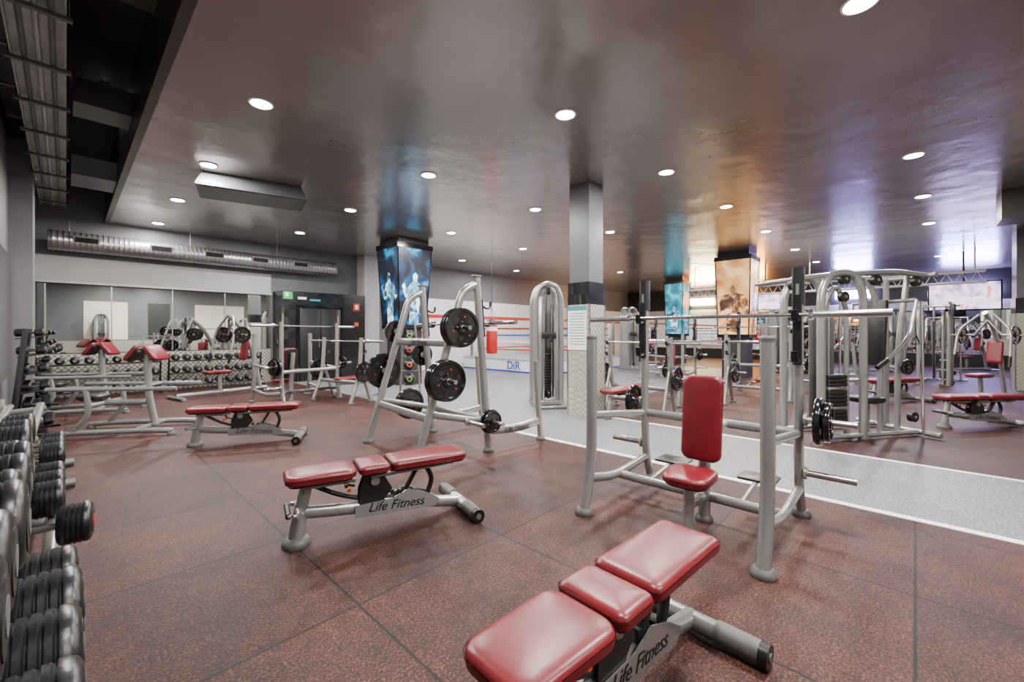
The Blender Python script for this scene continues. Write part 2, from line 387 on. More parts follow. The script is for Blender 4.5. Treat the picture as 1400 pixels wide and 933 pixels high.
def poster_column(name, loc, sb, st, z0, pm, fm, kind):
    b_ = B(); zt = 3.5
    def sqr(h, z): return [(h, h, z), (-h, h, z), (-h, -h, z), (h, -h, z)]
    b_.loft([sqr(st*0.9, zt+0.12), sqr(st*0.9, CEIL-0.004)], 'wall_dark')
    b_.loft([sqr(st+0.03, zt), sqr(st+0.03, zt+0.12)], 'black_gloss')
    b_.loft([sqr(sb, z0), sqr(st, zt)], pm)
    b_.loft([sqr(sb+0.02, z0-0.1), sqr(sb+0.02, z0)], 'black_gloss')
    b_.loft([sqr(sb*0.8, 0), sqr(sb*0.8, z0-0.08)], 'wall_dark')
    tl = math.atan2(st-sb, zt-z0)
    for q in range(4):
        a = q*PI/2
        M_ = Matrix.Rotation(a, 4, 'Z') @ Matrix.Translation((0, -sb-0.012, z0+0.03)) @ Matrix.Rotation(tl, 4, 'X')
        fig(b_, M_ @ Matrix.Translation((0.02, 0, 0)), min((zt-z0)*0.68, sb*2.3), fm, kind)
        for sx in (-1, 1):
            b_.tube([Matrix.Rotation(a, 4, 'Z') @ Vector((sx*sb, -sb, z0)), Matrix.Rotation(a, 4, 'Z') @ Vector((sx*st, -st, zt))], 0.018, 'black_gloss', n=6)
    return place(b_.mesh(name), name, loc, RA)
poster_column('illuminated_poster_column', (-2.84, 11.2, 0), 0.40, 0.50, 1.55, 'poster_blue', 'poster_blue_skin', 0)
poster_column('illuminated_poster_column', (6.85, 12.9, 0), 0.42, 0.48, 1.3, 'poster_gold', 'poster_gold_dark', 1)
poster_column('illuminated_poster_column', (7.4, 19.0, 0), 0.36, 0.42, 1.3, 'poster_teal', 'poster_blue_skin', 0)

# black service block with door
k = B()
k.box(Tr(1.2, 0.3, 1.24), 2.4, 0.6, 2.48, 'black_mosaic')
for sx in (0.43, 1.67): k.box(Tr(sx, -0.015, 1.05), 0.05, 0.05, 2.1, 'black_gloss')
k.box(Tr(1.05, -0.015, 2.09), 1.28, 0.05, 0.05, 'black_gloss')
k.rbox(Tr(0.76, -0.02, 1.02), 0.56, 0.05, 2.0, 0.01, 'black_vinyl')
k.rbox(Tr(1.34, -0.02, 1.02), 0.56, 0.05, 2.0, 0.01, 'black_vinyl')
for x_ in (0.98, 1.12):
    k.tube([(x_, -0.05, 0.95), (x_, -0.1, 0.95), (x_, -0.1, 1.2), (x_, -0.05, 1.2)], 0.012, 'chrome', fil=0.03)
k.box(Tr(0.18, -0.01, 2.36), 0.24, 0.03, 0.2, 'exit_sign')
k.box(Tr(0.15, -0.03, 2.38), 0.09, 0.01, 0.12, 'white_paint')
k.box(Tr(2.12, -0.01, 2.12), 0.2, 0.02, 0.22, 'red_paint'); k.box(Tr(2.12, -0.025, 2.12), 0.1, 0.01, 0.13, 'paper')
k.box(Tr(2.12, -0.01, 1.6), 0.12, 0.02, 0.12, 'orange_plastic')
k.box(Tr(0.55, -0.012, 2.30), 0.22, 0.02, 0.07, 'paper'); k.box(Tr(0.9, -0.012, 2.26), 0.3, 0.02, 0.06, 'teal_paint')
blk = R(3.95, UM1-0.62, 0)
place(k.mesh('door_1'), 'door_1', blk, RA)
room_box('trim_pilaster', 6.4, 6.9, UM1-0.5, UM1, 0, CEIL, 'wall_light_grey')

# ------------------------------------------------------------------ downlights
dl = B()
dl.lathe([(0.118, 0.0), (0.118, -0.010), (0.102, -0.015), (0.094, -0.004)], (0, 0, 0), (0, 0, 1), 'white_paint', 28)
dl.lathe([(0.093, -0.010), (0.093, -0.013)], (0, 0, 0), (0, 0, 1), 'lamp_glow', 28)
dlm = dl.mesh('downlight')
px = [(357,141),(773,156),(285,225),(586,239),(911,235),(1249,212),(243,273),(479,287),(732,286),(216,305),(410,318),(617,318),(834,317),(993,282),(1262,268),(632,356),(715,340),(706,370),(1176,3),(1087,341),(1270,305),(1116,358),(1284,350),(1047,316),(950,362),(848,372)]
pos = [G(x, y, CEIL) for x, y in px]
pos += [R(1.6, -1.8, CEIL), R(1.3, 0.6, CEIL), R(3.2, -2.2, CEIL)]
LW = 122
for i_, p_ in enumerate(pos):
    o = place(dlm, 'ceiling_downlight', p_-Vector((0, 0, 0.001)))
    ld = bpy.data.lights.new('downlight_lamp', 'AREA'); ld.shape = 'DISK'; ld.size = 0.18; ld.energy = LW*(1.6 if i_ == 18 else 1)
    ld.color = (1, 0.96, 0.915)
    lo = bpy.data.objects.new('lamp', ld); COL.objects.link(lo); lo.parent = o; lo.location = (0, 0, -0.018)
for uu in (3.0, 8.5):
    b_ = B(); b_.cyl((-0.6, 0, 0), (0.6, 0, 0), 0.02, 'strip_white', 10); b_.box(Tr(0, 0, 0.035), 1.25, 0.06, 0.04, 'white_paint')
    place(b_.mesh('fluorescent_lamp'), 'fluorescent_lamp', R(0.36, uu, TOP-0.06), RA+PI/2)

# ------------------------------------------------------------------ EQUIPMENT
S = 'silver_paint'
def foot(b_, x, y, r=0.055, z=0):
    b_.lathe([(r*1.05, z), (r*1.1, z+0.012), (r*1.0, z+0.03), (r*0.78, z+0.045)], (x, y, 0), (0, 0, 1), 'grey_plastic', 20)
def plate(b_, c, ax, r, t=0.03):
    c = Vector(c); ax = Vector(ax).normalized()
    b_.lathe([(r*0.10, -t*0.55), (r*0.30, -t*0.55), (r*0.34, -t*0.2), (r*0.80, -t*0.2), (r*0.84, -t*0.5), (r*0.97, -t*0.5), (r, -t*0.3),
              (r, t*0.3), (r*0.97, t*0.5), (r*0.84, t*0.5), (r*0.80, t*0.2), (r*0.34, t*0.2), (r*0.30, t*0.55), (r*0.10, t*0.55)], c, ax, 'black_gloss', 36)
    a = ax.orthogonal().normalized(); cc = ax.cross(a)
    for s in (-1, 1):
        b_.lathe([(r*0.15, 0), (r*0.15, t*0.62)], c, ax*s, 'steel', 16)
        for i in range(3):
            th = i*2*PI/3+0.5
            q = c+(a*math.cos(th)+cc*math.sin(th))*r*0.57+ax*s*t*0.22
            b_.lathe([(r*0.13, 0), (r*0.13, t*0.15)], q, ax*s, 'dark_plastic', 14)
        for i in range(3):
            th = i*2*PI/3+1.55
            q = c+(a*math.cos(th)+cc*math.sin(th))*r*0.57+ax*s*t*0.22
            b_.lathe([(r*0.05, 0), (r*0.05, t*0.12)], q, ax*s, 'red_paint', 8)
def barbell(b_, c, ax, L=2.2):
    c = Vector(c); ax = Vector(ax).normalized(); h = L/2
    b_.cyl(c-ax*(h-0.4), c+ax*(h-0.4), 0.0145, 'steel', 14)
    for s in (-1, 1):
        b_.cyl(c+ax*s*(h-0.43), c+ax*s*(h-0.405), 0.038, 'chrome', 18)
        b_.cyl(c+ax*s*(h-0.405), c+ax*s*h, 0.025, 'steel', 18)

def make_bench(x1=0.58, hw=0.29):
    b_ = B()
    b_.pad(Tr(-0.41, 0, 0.405), 0.42, 0.29, 0.058, 0.07, 0.10)
    b_.pad(Tr(-0.085, 0, 0.408), 0.20, 0.285, 0.058, 0.035, 0.0)
    b_.pad(Tr(0.305, 0, 0.408), 0.55, 0.285, 0.06, 0.04, 0.0)
    for s in (-1, 1):
        b_.tube([(-0.10, s*0.05, 0.375), (0.50, s*0.05, 0.385)], 0.014, S, 0.02, side=(0, 1, 0))
        b_.tube([(-0.52, s*0.045, 0.375), (-0.20, s*0.045, 0.37)], 0.014, S, 0.02, side=(0, 1, 0))
    for x in (-0.5, -0.3, -0.12, 0.1, 0.35): b_.rbox(Tr(x, 0, 0.39), 0.05, 0.18, 0.014, 0.005, 'dark_plastic')
    b_.tube([(-0.55, 0, 0.02), (-0.535, 0, 0.16), (-0.49, 0, 0.37)], 0.044, S, 0.05, side=(0, 1, 0), fil=0.12, taper=0.75)
    b_.lathe([(0.082, 0), (0.085, 0.016), (0.078, 0.035), (0.055, 0.052)], (-0.55, 0, 0), (0, 0, 1), 'grey_plastic', 26)
    b_.tube([(-0.52, -0.10, 0.225), (-0.60, -0.12, 0.225), (-0.60, 0.12, 0.225), (-0.52, 0.10, 0.225)], 0.013, S, fil=0.04)
    b_.cyl((-0.6, -0.10, 0.225), (-0.6, 0.10, 0.225), 0.018, 'black_rubber', 14)
    b_.cyl((-0.54, -0.12, 0.225), (-0.54, 0.12, 0.225), 0.02, S, 14)
    b_.tube([(-0.53, 0, 0.20), (-0.25, 0, 0.165), (0.15, 0, 0.13), (x1, 0, 0.055)], 0.032, S, 0.042, side=(0, 1, 0), fil=0.15)
    for s in (-1, 1):
        pr = [(-0.17, 0.17), (-0.03, 0.16), (0.05, 0.26), (-0.02, 0.385), (-0.13, 0.385), (-0.17, 0.28)]
        b_.loft([[(x, s*0.030, z) for x, z in pr], [(x, s*0.036, z) for x, z in pr]], 'dark_plastic')
        b_.cyl((-0.07, s*0.036, 0.335), (-0.07, s*0.055, 0.335), 0.03, S, 18)
        pr = [(-0.20, 0.105), (0.36, 0.075), (0.40, 0.12), (0.30, 0.185), (0.16, 0.235), (0.04, 0.19), (-0.2, 0.185)]
        b_.loft([[(x, s*0.038, z) for x, z in pr], [(x, s*0.046, z) for x, z in pr]], S)
        b_.cyl((-0.24, s*0.045, 0.30), (-0.24, s*0.055, 0.30), 0.014, 'orange_plastic', 12)
    b_.tube([(0.24, 0, 0.37), (0.10, 0, 0.14)], 0.03, 'dark_plastic', 0.014, side=(0, 1, 0))
    b_.tube([(0.30, 0, 0.375), (0.36, 0, 0.27), (0.30, 0, 0.12)], 0.022, 'dark_plastic', 0.018, side=(0, 1, 0), fil=0.1)
    for i in range(5): b_.box(Tr(0.0+i*0.055, 0, 0.235-i*0.008), 0.02, 0.05, 0.03, 'dark_plastic')
    b_.tube([(-0.46, 0, 0.365), (-0.30, 0, 0.27), (-0.16, 0, 0.22)], 0.022, 'dark_plastic', 0.016, side=(0, 1, 0), fil=0.1)
    b_.tube([(-0.28, 0.06, 0.36), (-0.24, 0.09, 0.30), (-0.18, 0.09, 0.28)], 0.009, 'black_rubber', fil=0.03, n=8)
    b_.tube([(x1, -hw, 0.05), (x1, hw, 0.05)], 0.043, S, 0.04, side=(1, 0, 0), n=18)
    for s in (-1, 1):
        b_.tube([(x1, s*(hw-0.17), 0.052), (x1, s*hw, 0.052)], 0.047, 'grey_plastic', 0.046, side=(1, 0, 0), n=18)
        b_.cyl((x1, s*hw, 0.048), (x1, s*(hw+0.035), 0.048), 0.048, 'black_rubber', 24)
        b_.cyl((x1, s*(hw+0.035), 0.048), (x1, s*(hw+0.04), 0.048), 0.02, 'grey_plastic', 16)
    return b_.mesh('adjustable_bench')
bench = make_bench()
def add_bench(loc, rz, sc_=None):
    o = place(bench, 'weight_bench', loc, rz, sc_)
    text('Life Fitness', 0.088, Rx90(0.08, -0.0475, 0.145, 0, -0.06), 'black_rubber', o, shear=0.3)
    return o
add_bench((0.385, 1.535, 0), math.radians(43))
add_bench((-0.90, 2.98, 0), math.radians(31))
add_bench((-3.25, 5.22, 0), math.radians(18))

# ---- shoulder press bench with rack
def make_press(loaded=True):
    b_ = B(); hw, dp = 0.59, 0.88
    for s in (-1, 1):
        x = s*hw
        b_.tube([(x, dp+0.10, 0.03), (x, dp+0.03, 0.22), (x, dp, 0.5), (x, dp, 1.70)], 0.032, S, 0.045, side=(1, 0, 0), fil=0.15)
        b_.tube([(x, dp, 1.55), (x, dp, 1.82)], 0.036, 'dark_plastic', 0.042, side=(1, 0, 0), sq=True)
        foot(b_, x, dp+0.10, 0.06)
        b_.tube([(x, dp-0.045, 1.12), (x, dp-0.045, 1.62)], 0.028, 'black_rubber', 0.02, side=(1, 0, 0), sq=True)
        for z in (1.16, 1.45):
            b_.tube([(x, dp-0.04, z), (x, dp-0.13, z-0.02), (x, dp-0.14, z+0.06)], 0.024, 'black_rubber', 0.012, side=(1, 0, 0), fil=0.03)
        b_.tube([(x, -0.10, 0.03), (x, -0.03, 0.28), (x, 0.0, 0.50), (x, 0.0, 1.31)], 0.04, S, 0.04, side=(1, 0, 0), fil=0.2)
        b_.lathe([(0.042, 0), (0.042, 0.02), (0.03, 0.035)], (x, 0, 1.30), (0, 0, 1), 'grey_plastic', 20)
        foot(b_, x, -0.10, 0.065)
        b_.tube([(x, -0.03, 0.25), (x, 0.35, 0.17), (x, dp+0.03, 0.22)], 0.028, S, 0.035, side=(1, 0, 0), fil=0.2)
        b_.tube([(x, 0.0, 0.72), (x, dp, 0.62)], 0.022, S, 0.03, side=(1, 0, 0))
        for z, L in ((0.72, 0.30), (0.34, 0.30)):
            b_.cyl((x+s*0.03, dp+0.02, z), (x+s*(0.03+L), dp+0.02, z), 0.024, 'steel', 16)
            b_.cyl((x+s*0.03, dp+0.02, z), (x+s*0.05, dp+0.02, z), 0.045, S, 16)
    if loaded:
        plate(b_, (hw+0.12, dp+0.02, 0.72), (1, 0, 0), 0.17, 0.04); plate(b_, (hw+0.17, dp+0.02, 0.72), (1, 0, 0), 0.14, 0.04)
        plate(b_, (-hw-0.12, dp+0.02, 0.72), (1, 0, 0), 0.14, 0.035)
    b_.tube([(-hw, dp, 0.62), (hw, dp, 0.62)], 0.025, S, 0.035, side=(0, 1, 0))
    b_.tube([(-hw, 0.42, 0.17), (hw, 0.42, 0.17)], 0.03, S, 0.035, side=(0, 1, 0))
    X = 0.10
    b_.tube([(X, 0.10, 0.02), (X, 0.12, 0.36)], 0.032, S, 0.05, side=(1, 0, 0))
    foot(b_, X, 0.10, 0.05)
    b_.tube([(X, 0.40, 0.02), (X, 0.40, 0.40), (X, 0.47, 0.95)], 0.04, S, 0.05, side=(1, 0, 0), fil=0.2)
    foot(b_, X, 0.40, 0.055)
    b_.tube([(X, 0.12, 0.20), (X, 0.42, 0.17)], 0.03, S, 0.04, side=(1, 0, 0))
    b_.tube([(X, 0.44, 0.60), (X, 0.62, 0.62), (X, dp, 0.62)], 0.025, S, 0.03, side=(1, 0, 0), fil=0.05)
    b_.pad(Tr(X, 0.13, 0.355, rz=PI/2, ry=-0.06), 0.33, 0.31, 0.06, 0.10, 0.0)
    Mb = Tr(X, 0.385, 0.74) @ Matrix.Rotation(PI/2-0.10, 4, 'X') @ Matrix.Rotation(PI/2, 4, 'Z')
    b_.pad(Mb, 0.60, 0.27, 0.06, 0.06, 0.0)
    for s in (-1, 1):
        b_.rbox(Tr(s*0.33, dp+0.02, 0.235), 0.26, 0.22, 0.02, 0.02, 'black_rubber')
        b_.tube([(s*0.33, dp+0.02, 0.225), (s*0.33, 0.44, 0.17)], 0.018, S)
    barbell(b_, (0, dp-0.10, 1.475), (1, 0, 0), 2.2)
    return b_.mesh('shoulder_press_bench')
press = make_press()
RP = -math.radians(43.54)
press_o = place(press, 'shoulder_press_bench', (1.037, 2.835, 0), RP)

# ---- squat rack (local x: depth, y: across)
def make_squat():
    b_ = B(); W = 1.26
    for y in (0.0, W):
        b_.tube([(0, y, 0.03), (-0.17, y, 1.97)], 0.034, S, 0.046, side=(0, 1, 0))
        b_.tube([(-0.90, y, 0.03), (-0.45, y, 1.50), (-0.36, y, 1.80), (-0.14, y, 1.90)], 0.032, S, 0.044, side=(0, 1, 0), fil=0.20)
        b_.rbox(Tr(-0.17, y, 1.975), 0.1, 0.075, 0.03, 0.01, 'grey_plastic')
        foot(b_, 0, y, 0.06); foot(b_, -0.90, y, 0.06)
        b_.tube([(-0.72, y, 0.50), (-0.04, y, 0.34)], 0.026, S, 0.036, side=(0, 1, 0))
        b_.tube([(-0.02, y, 0.24), (0.45, y, 0.20), (0.78, y, 0.24)], 0.03, S, 0.05, side=(0, 1, 0), fil=0.2)
        b_.tube([(0.82, y, 0.03), (0.79, y, 0.3), (0.74, y, 0.98)], 0.032, S, 0.038, side=(0, 1, 0), fil=0.2)
        foot(b_, 0.82, y, 0.055)
        b_.lathe([(0.04, 0), (0.035, 0.03)], (0.74, y, 0.97), (0, 0, 1), 'grey_plastic', 16)
        b_.tube([(-0.08, y, 1.30), (-0.115, y, 1.72)], 0.026, 'black_rubber', 0.022, side=(0, 1, 0), sq=True)
        for z in (1.40, 1.60):
            b_.tube([(-0.09, y, z+0.05), (-0.03, y, z+0.02), (0.02, y, z+0.03), (0.03, y, z+0.10)], 0.02, 'black_rubber', 0.012, side=(0, 1, 0), fil=0.03)
    for x, z in ((-0.53, 1.24), (-0.76, 0.46), (-0.03, 0.34)):
        b_.tube([(x, 0, z), (x, W, z)], 0.024, S, 0.045, side=(1, 0, 0))
    def horn(x, y, z, s, plates):
        b_.cyl((x, y, z), (x, y+s*0.32, z), 0.023, 'steel', 16)
        b_.cyl((x, y+s*0.03, z), (x, y+s*0.055, z), 0.045, S, 16)
        yy = 0.085
        for r in plates:
            plate(b_, (x, y+s*yy, z), (0, 1, 0), r, 0.035); yy += 0.045
    horn(-0.47, 0, 1.40, -1, [0.21, 0.21, 0.205]); horn(-0.64, 0, 0.86, -1, [0.215, 0.215, 0.21]); horn(-0.04, 0, 0.36, -1, [0.135, 0.12])
    horn(-0.50, W, 1.36, 1, [0.15, 0.12]); horn(-0.66, W, 0.86, 1, [0.225, 0.225, 0.2]); horn(-0.30, W, 0.40, 1, [0.2, 0.2])
    horn(-0.12, W, 1.05, 1, [0.15]); horn(-0.3, 0, 0.38, -1, [])
    barbell(b_, (0.0, 0.62, 1.46), (0, 1, 0), 2.2)
    return b_.mesh('squat_rack')
squat = make_squat()
sq_o = place(squat, 'squat_rack', (-0.267, 4.83, 0), math.radians(40))
text('Life Fitness', 0.085, Rx90(0.4, -0.034, 0.215), 'black_rubber', sq_o, shear=0.3)
text('Life Fitness', 0.085, Matrix.Translation((-0.558, 0.62, 1.24)) @ Matrix.Rotation(-PI/2, 4, 'Z') @ Matrix.Rotation(PI/2, 4, 'X'), 'black_rubber', sq_o, shear=0.3)

# ---- olympic flat bench
def make_olympic():
    b_ = B(); hw = 0.55
    for s in (-1, 1):
        x = s*hw
        b_.tube([(x, 0.25, 0.03), (x, 0.05, 0.5), (x, 0.0, 1.25)], 0.03, S, 0.042, side=(1, 0, 0), fil=0.3)
        b_.tube([(x, -0.22, 0.03), (x, 0.02, 0.7)], 0.028, S, 0.036, side=(1, 0, 0))
        foot(b_, x, 0.25); foot(b_, x, -0.22)
        for z in (0.95, 1.15): b_.tube([(x, -0.02, z), (x, -0.10, z-0.01), (x, -0.11, z+0.06)], 0.022, 'black_rubber', 0.012, side=(1, 0, 0), fil=0.03)
        b_.cyl((x, 0.04, 0.6), (x+s*0.3, 0.04, 0.6), 0.023, 'steel', 14)
        plate(b_, (x+s*0.12, 0.04, 0.6), (1, 0, 0), 0.2, 0.04)
    b_.tube([(-hw, 0.1, 0.4), (hw, 0.1, 0.4)], 0.026, S, 0.036, side=(0, 1, 0))
    b_.tube([(0, 0.1, 0.36), (0, -0.9, 0.3)], 0.03, S, 0.04, side=(1, 0, 0))
    b_.tube([(0, -0.98, 0.03), (0, -0.9, 0.36)], 0.035, S, side=(1, 0, 0)); foot(b_, 0, -0.98, 0.06)
    b_.pad(Tr(0, -0.45, 0.40, rz=PI/2), 1.15, 0.28, 0.06, 0.06)
    barbell(b_, (0, -0.07, 1.18), (1, 0, 0), 2.15)
    return b_.mesh('olympic_bench')
olymp = make_olympic()

# ---- preacher curl bench
def make_preacher():
    b_ = B()
    for s in (-1, 1):
        b_.tube([(-0.68, s*0.33, 0.05), (-0.45, s*0.33, 0.07), (0.45, s*0.33, 0.07), (0.68, s*0.33, 0.05)], 0.028, S, 0.035, side=(0, 1, 0), fil=0.2)
        foot(b_, -0.66, s*0.33, 0.045); foot(b_, 0.66, s*0.33, 0.045)
        b_.tube([(-0.45, s*0.33, 0.08), (-0.25, s*0.33, 0.30), (-0.30, s*0.33, 0.62)], 0.025, S, 0.035, side=(0, 1, 0), fil=0.2)
        b_.tube([(-0.72, s*0.33, 0.63), (0.72, s*0.33, 0.61)], 0.022, S, 0.028, side=(0, 1, 0))
    for x in (-0.3, 0.25): b_.tube([(x, -0.33, 0.08 if x > 0 else 0.4), (x, 0.33, 0.08 if x > 0 else 0.4)], 0.025, S, 0.03, side=(1, 0, 0))
    b_.tube([(-0.3, 0, 0.40), (0.20, 0, 0.40)], 0.03, S, 0.04, side=(0, 1, 0))
    b_.tube([(0.3, 0, 0.08), (0.22, 0, 0.5), (0.20, 0, 1.05)], 0.035, S, 0.045, side=(0, 1, 0), fil=0.15)
    b_.tube([(0.2, -0.33, 0.62), (0.2, 0.33, 0.62)], 0.02, S)
    for s in (-1, 1):
        b_.pad(Tr(0.20+s*0.09, 0, 1.06, ry=s*0.95), 0.25, 0.36, 0.055, 0.05)
    b_.pad(Tr(-0.42, 0, 0.46), 0.30, 0.28, 0.055, 0.09, mat='black_vinyl', sidem='black_rubber')
    b_.tube([(-0.42, 0, 0.46), (-0.3, 0, 0.40)], 0.03, S)
    return b_.mesh('preacher_curl_bench')
preach = make_preacher()
place(preach, 'preacher_curl_bench', G(178, 590), math.radians(12))
place(preach, 'preacher_curl_bench', G(118, 564), math.radians(22))

# ---- cable tower
def make_tower():
    b_ = B(); hw = 0.24
    def outl(y, g):
        return [(x, y, z) for x, z in ((-hw-g, 0.1), (-hw-g, 2.0), (-hw*0.75, 2.22+g), (0, 2.28+g), (hw*0.75, 2.22+g), (hw+g, 2.0), (hw+g, 0.1))]
    for s in (-1, 1):
        b_.tube([(s*hw, -0.1, 0.03), (s*hw, -0.1, 2.0), (s*(hw-0.10), -0.1, 2.22), (0, -0.1, 2.26)], 0.05, S, 0.05, side=(0, 1, 0), fil=0.18)
        b_.tube([(s*hw, 0.25, 0.03), (s*hw, 0.25, 2.0), (s*(hw-0.10), 0.25, 2.22), (0, 0.25, 2.26)], 0.05, S, 0.05, side=(0, 1, 0), fil=0.18)
        b_.box(Tr(s*hw, 0.08, 1.05), 0.02, 0.3, 1.9, S)
        b_.rbox(Tr(s*0.155, -0.09, 1.05), 0.11, 0.03, 1.95, 0.01, S)
        b_.cyl((s*0.07, -0.06, 0.1), (s*0.07, -0.06, 2.1), 0.013, 'chrome', 10)
        b_.tube([(s*hw, -0.5, 0.03), (s*hw, 0.45, 0.03)], 0.035, S, 0.03, side=(1, 0, 0))
        b_.cyl((s*0.10, -0.16, 0.12), (s*0.10, -0.16, 2.1), 0.016, 'chrome', 10)
    for i in range(16): b_.rbox(Tr(0, 0.08, 0.15+i*0.052), 0.20, 0.14, 0.046, 0.008, 'dark_plastic')
    b_.cyl((0, 0.08, 0.9), (0, 0.08, 2.15), 0.006, 'black_rubber', 6)
    b_.loft([outl(0.26, 0), outl(0.275, 0)], S)
    for z in (0.2, 2.12):
        b_.cyl((-0.02, -0.09, z), (0.02, -0.09, z), 0.07, 'black_rubber', 22)
    b_.rbox(Tr(0, -0.17, 1.3), 0.26, 0.07, 0.13, 0.02, 'dark_plastic')
    b_.tube([(0, -0.20, 1.28), (0, -0.36, 1.2)], 0.02, 'black_rubber')
    b_.tube([(-hw, -0.5, 0.04), (hw, -0.5, 0.04)], 0.03, S, side=(0, 0, 1))
    b_.rbox(Tr(0, -0.12, 0.06), 0.5, 0.1, 0.08, 0.02, S)
    return b_.mesh('cable_tower')
tower = make_tower()
place(tower, 'cable_machine_tower', (0.66, 7.95, 0), math.radians(8))

# ---- multi station cable machine
def make_multi():
    b_ = B()
    def arch(x0, x1, y, h, r=0.045):
        b_.tube([(x0, y, 0.03), (x0, y, h-0.25), (x0+0.14*(1 if x1 > x0 else -1), y, h), (x1-0.14*(1 if x1 > x0 else -1), y, h), (x1, y, h-0.25), (x1, y, 0.03)], r, S, r*1.1, side=(0, 1, 0), fil=0.14)
        foot(b_, x0, y); foot(b_, x1, y)
    arch(-0.55, 0.10, 0, 2.10); arch(-0.55, 0.10, 0.55, 2.10)
    arch(-0.38, -0.02, 0.12, 1.92, 0.03)
    for x in (-0.3, -0.12):
        b_.cyl((x, 0.12, 0.1), (x, 0.12, 1.9), 0.013, 'chrome', 10)
    for i in range(14): b_.rbox(Tr(-0.21, 0.12, 0.14+i*0.05), 0.28, 0.13, 0.044, 0.008, 'steel' if i % 5 == 0 else 'dark_plastic')
    b_.rbox(Tr(-0.21, 0.30, 0.9), 0.4, 0.012, 1.5, 0.005, 'grey_plastic')
    for y in (0, 0.55):
        b_.tube([(-0.95, y, 2.0), (-0.5, y, 2.06), (0.6, y, 2.14), (1.15, y, 2.10)], 0.028, S, 0.036, side=(0, 1, 0), fil=0.2)
    b_.tube([(-0.95, -0.05, 2.0), (-0.95, 0.6, 2.0)], 0.025, S); b_.tube([(1.15, -0.1, 2.10), (1.15, 0.65, 2.10)], 0.03, S)
    b_.tube([(-0.55, 0, 0.05), (1.0, 0, 0.05)], 0.035, S, 0.03, side=(0, 1, 0))
    b_.tube([(-0.55, 0.55, 0.05), (1.0, 0.55, 0.05)], 0.035, S, 0.03, side=(0, 1, 0))
    b_.tube([(1.0, -0.25, 0.05), (1.0, 0.8, 0.05)], 0.035, S)
    b_.tube([(0.78, 0.1, 0.05), (0.80, 0.1, 1.2), (0.95, 0.1, 2.1)], 0.03, S, 0.04, side=(0, 1, 0), fil=0.2)
    b_.tube([(1.0, 0.4, 0.05), (1.0, 0.4, 2.1)], 0.03, S, 0.04, side=(0, 1, 0), fil=0.2)
    for x, z in ((-0.2, 2.02), (0.3, 2.02), (0.95, 2.02), (0.9, 0.25), (-0.95, 1.93), (-0.21, 1.8)):
        b_.cyl((x-0.0, -0.03, z), (x, 0.03, z), 0.065, 'black_rubber', 22); b_.cyl((x, -0.04, z), (x, 0.04, z), 0.02, 'steel', 12)
    b_.rbox(Tr(0.42, 0.1, 1.35, ry=0.06), 0.06, 0.26, 0.85, 0.02, 'black_vinyl')
    b_.tube([(0.50, 0.1, 0.05), (0.50, 0.1, 1.6), (0.3, 0.1, 2.05)], 0.03, S, 0.04, side=(0, 1, 0), fil=0.2)
    b_.pad(Tr(0.28, 0.1, 0.46), 0.34, 0.3, 0.06, 0.08, mat='black_vinyl', sidem='black_rubber')
    b_.tube([(0.28, 0.1, 0.05), (0.28, 0.1, 0.46)], 0.03, S, 0.04, side=(0, 1, 0))
    for y in (-0.28, 0.5):
        b_.tube([(0.55, y, 1.75), (0.45, y, 1.3), (0.15, y, 1.05), (0.05, y, 0.98)], 0.022, 'steel', fil=0.15)
        b_.cyl((0.10, y, 1.02), (-0.05, y, 0.93), 0.028, 'black_rubber', 12)
    b_.tube([(0.55, -0.28, 1.75), (0.55, 0.5, 1.75)], 0.025, S)
    for x in (-0.95, 0.95): b_.cyl((x, 0, 1.95), (x, 0, 1.1), 0.005, 'black_rubber', 6)
    b_.tube([(-1.02, 0, 1.0), (-0.95, 0, 1.12), (-0.88, 0, 1.0), (-1.02, 0, 1.0)], 0.009, 'black_rubber', n=6)
    b_.tube([(0.88, 0, 1.2), (0.95, 0, 1.32), (1.02, 0, 1.2), (0.88, 0, 1.2)], 0.009, 'black_rubber', n=6)
    b_.tube([(0.90, -0.12, 0.04), (0.86, -0.12, 1.75)], 0.018, 'chrome')
    plate(b_, (0.78, -0.02, 0.9), (0, 1, 0), 0.1)
    return b_.mesh('multi_station_cable_machine')
multi = make_multi()
place(multi, 'cable_machine', (4.35, 5.35, 0), math.radians(12))

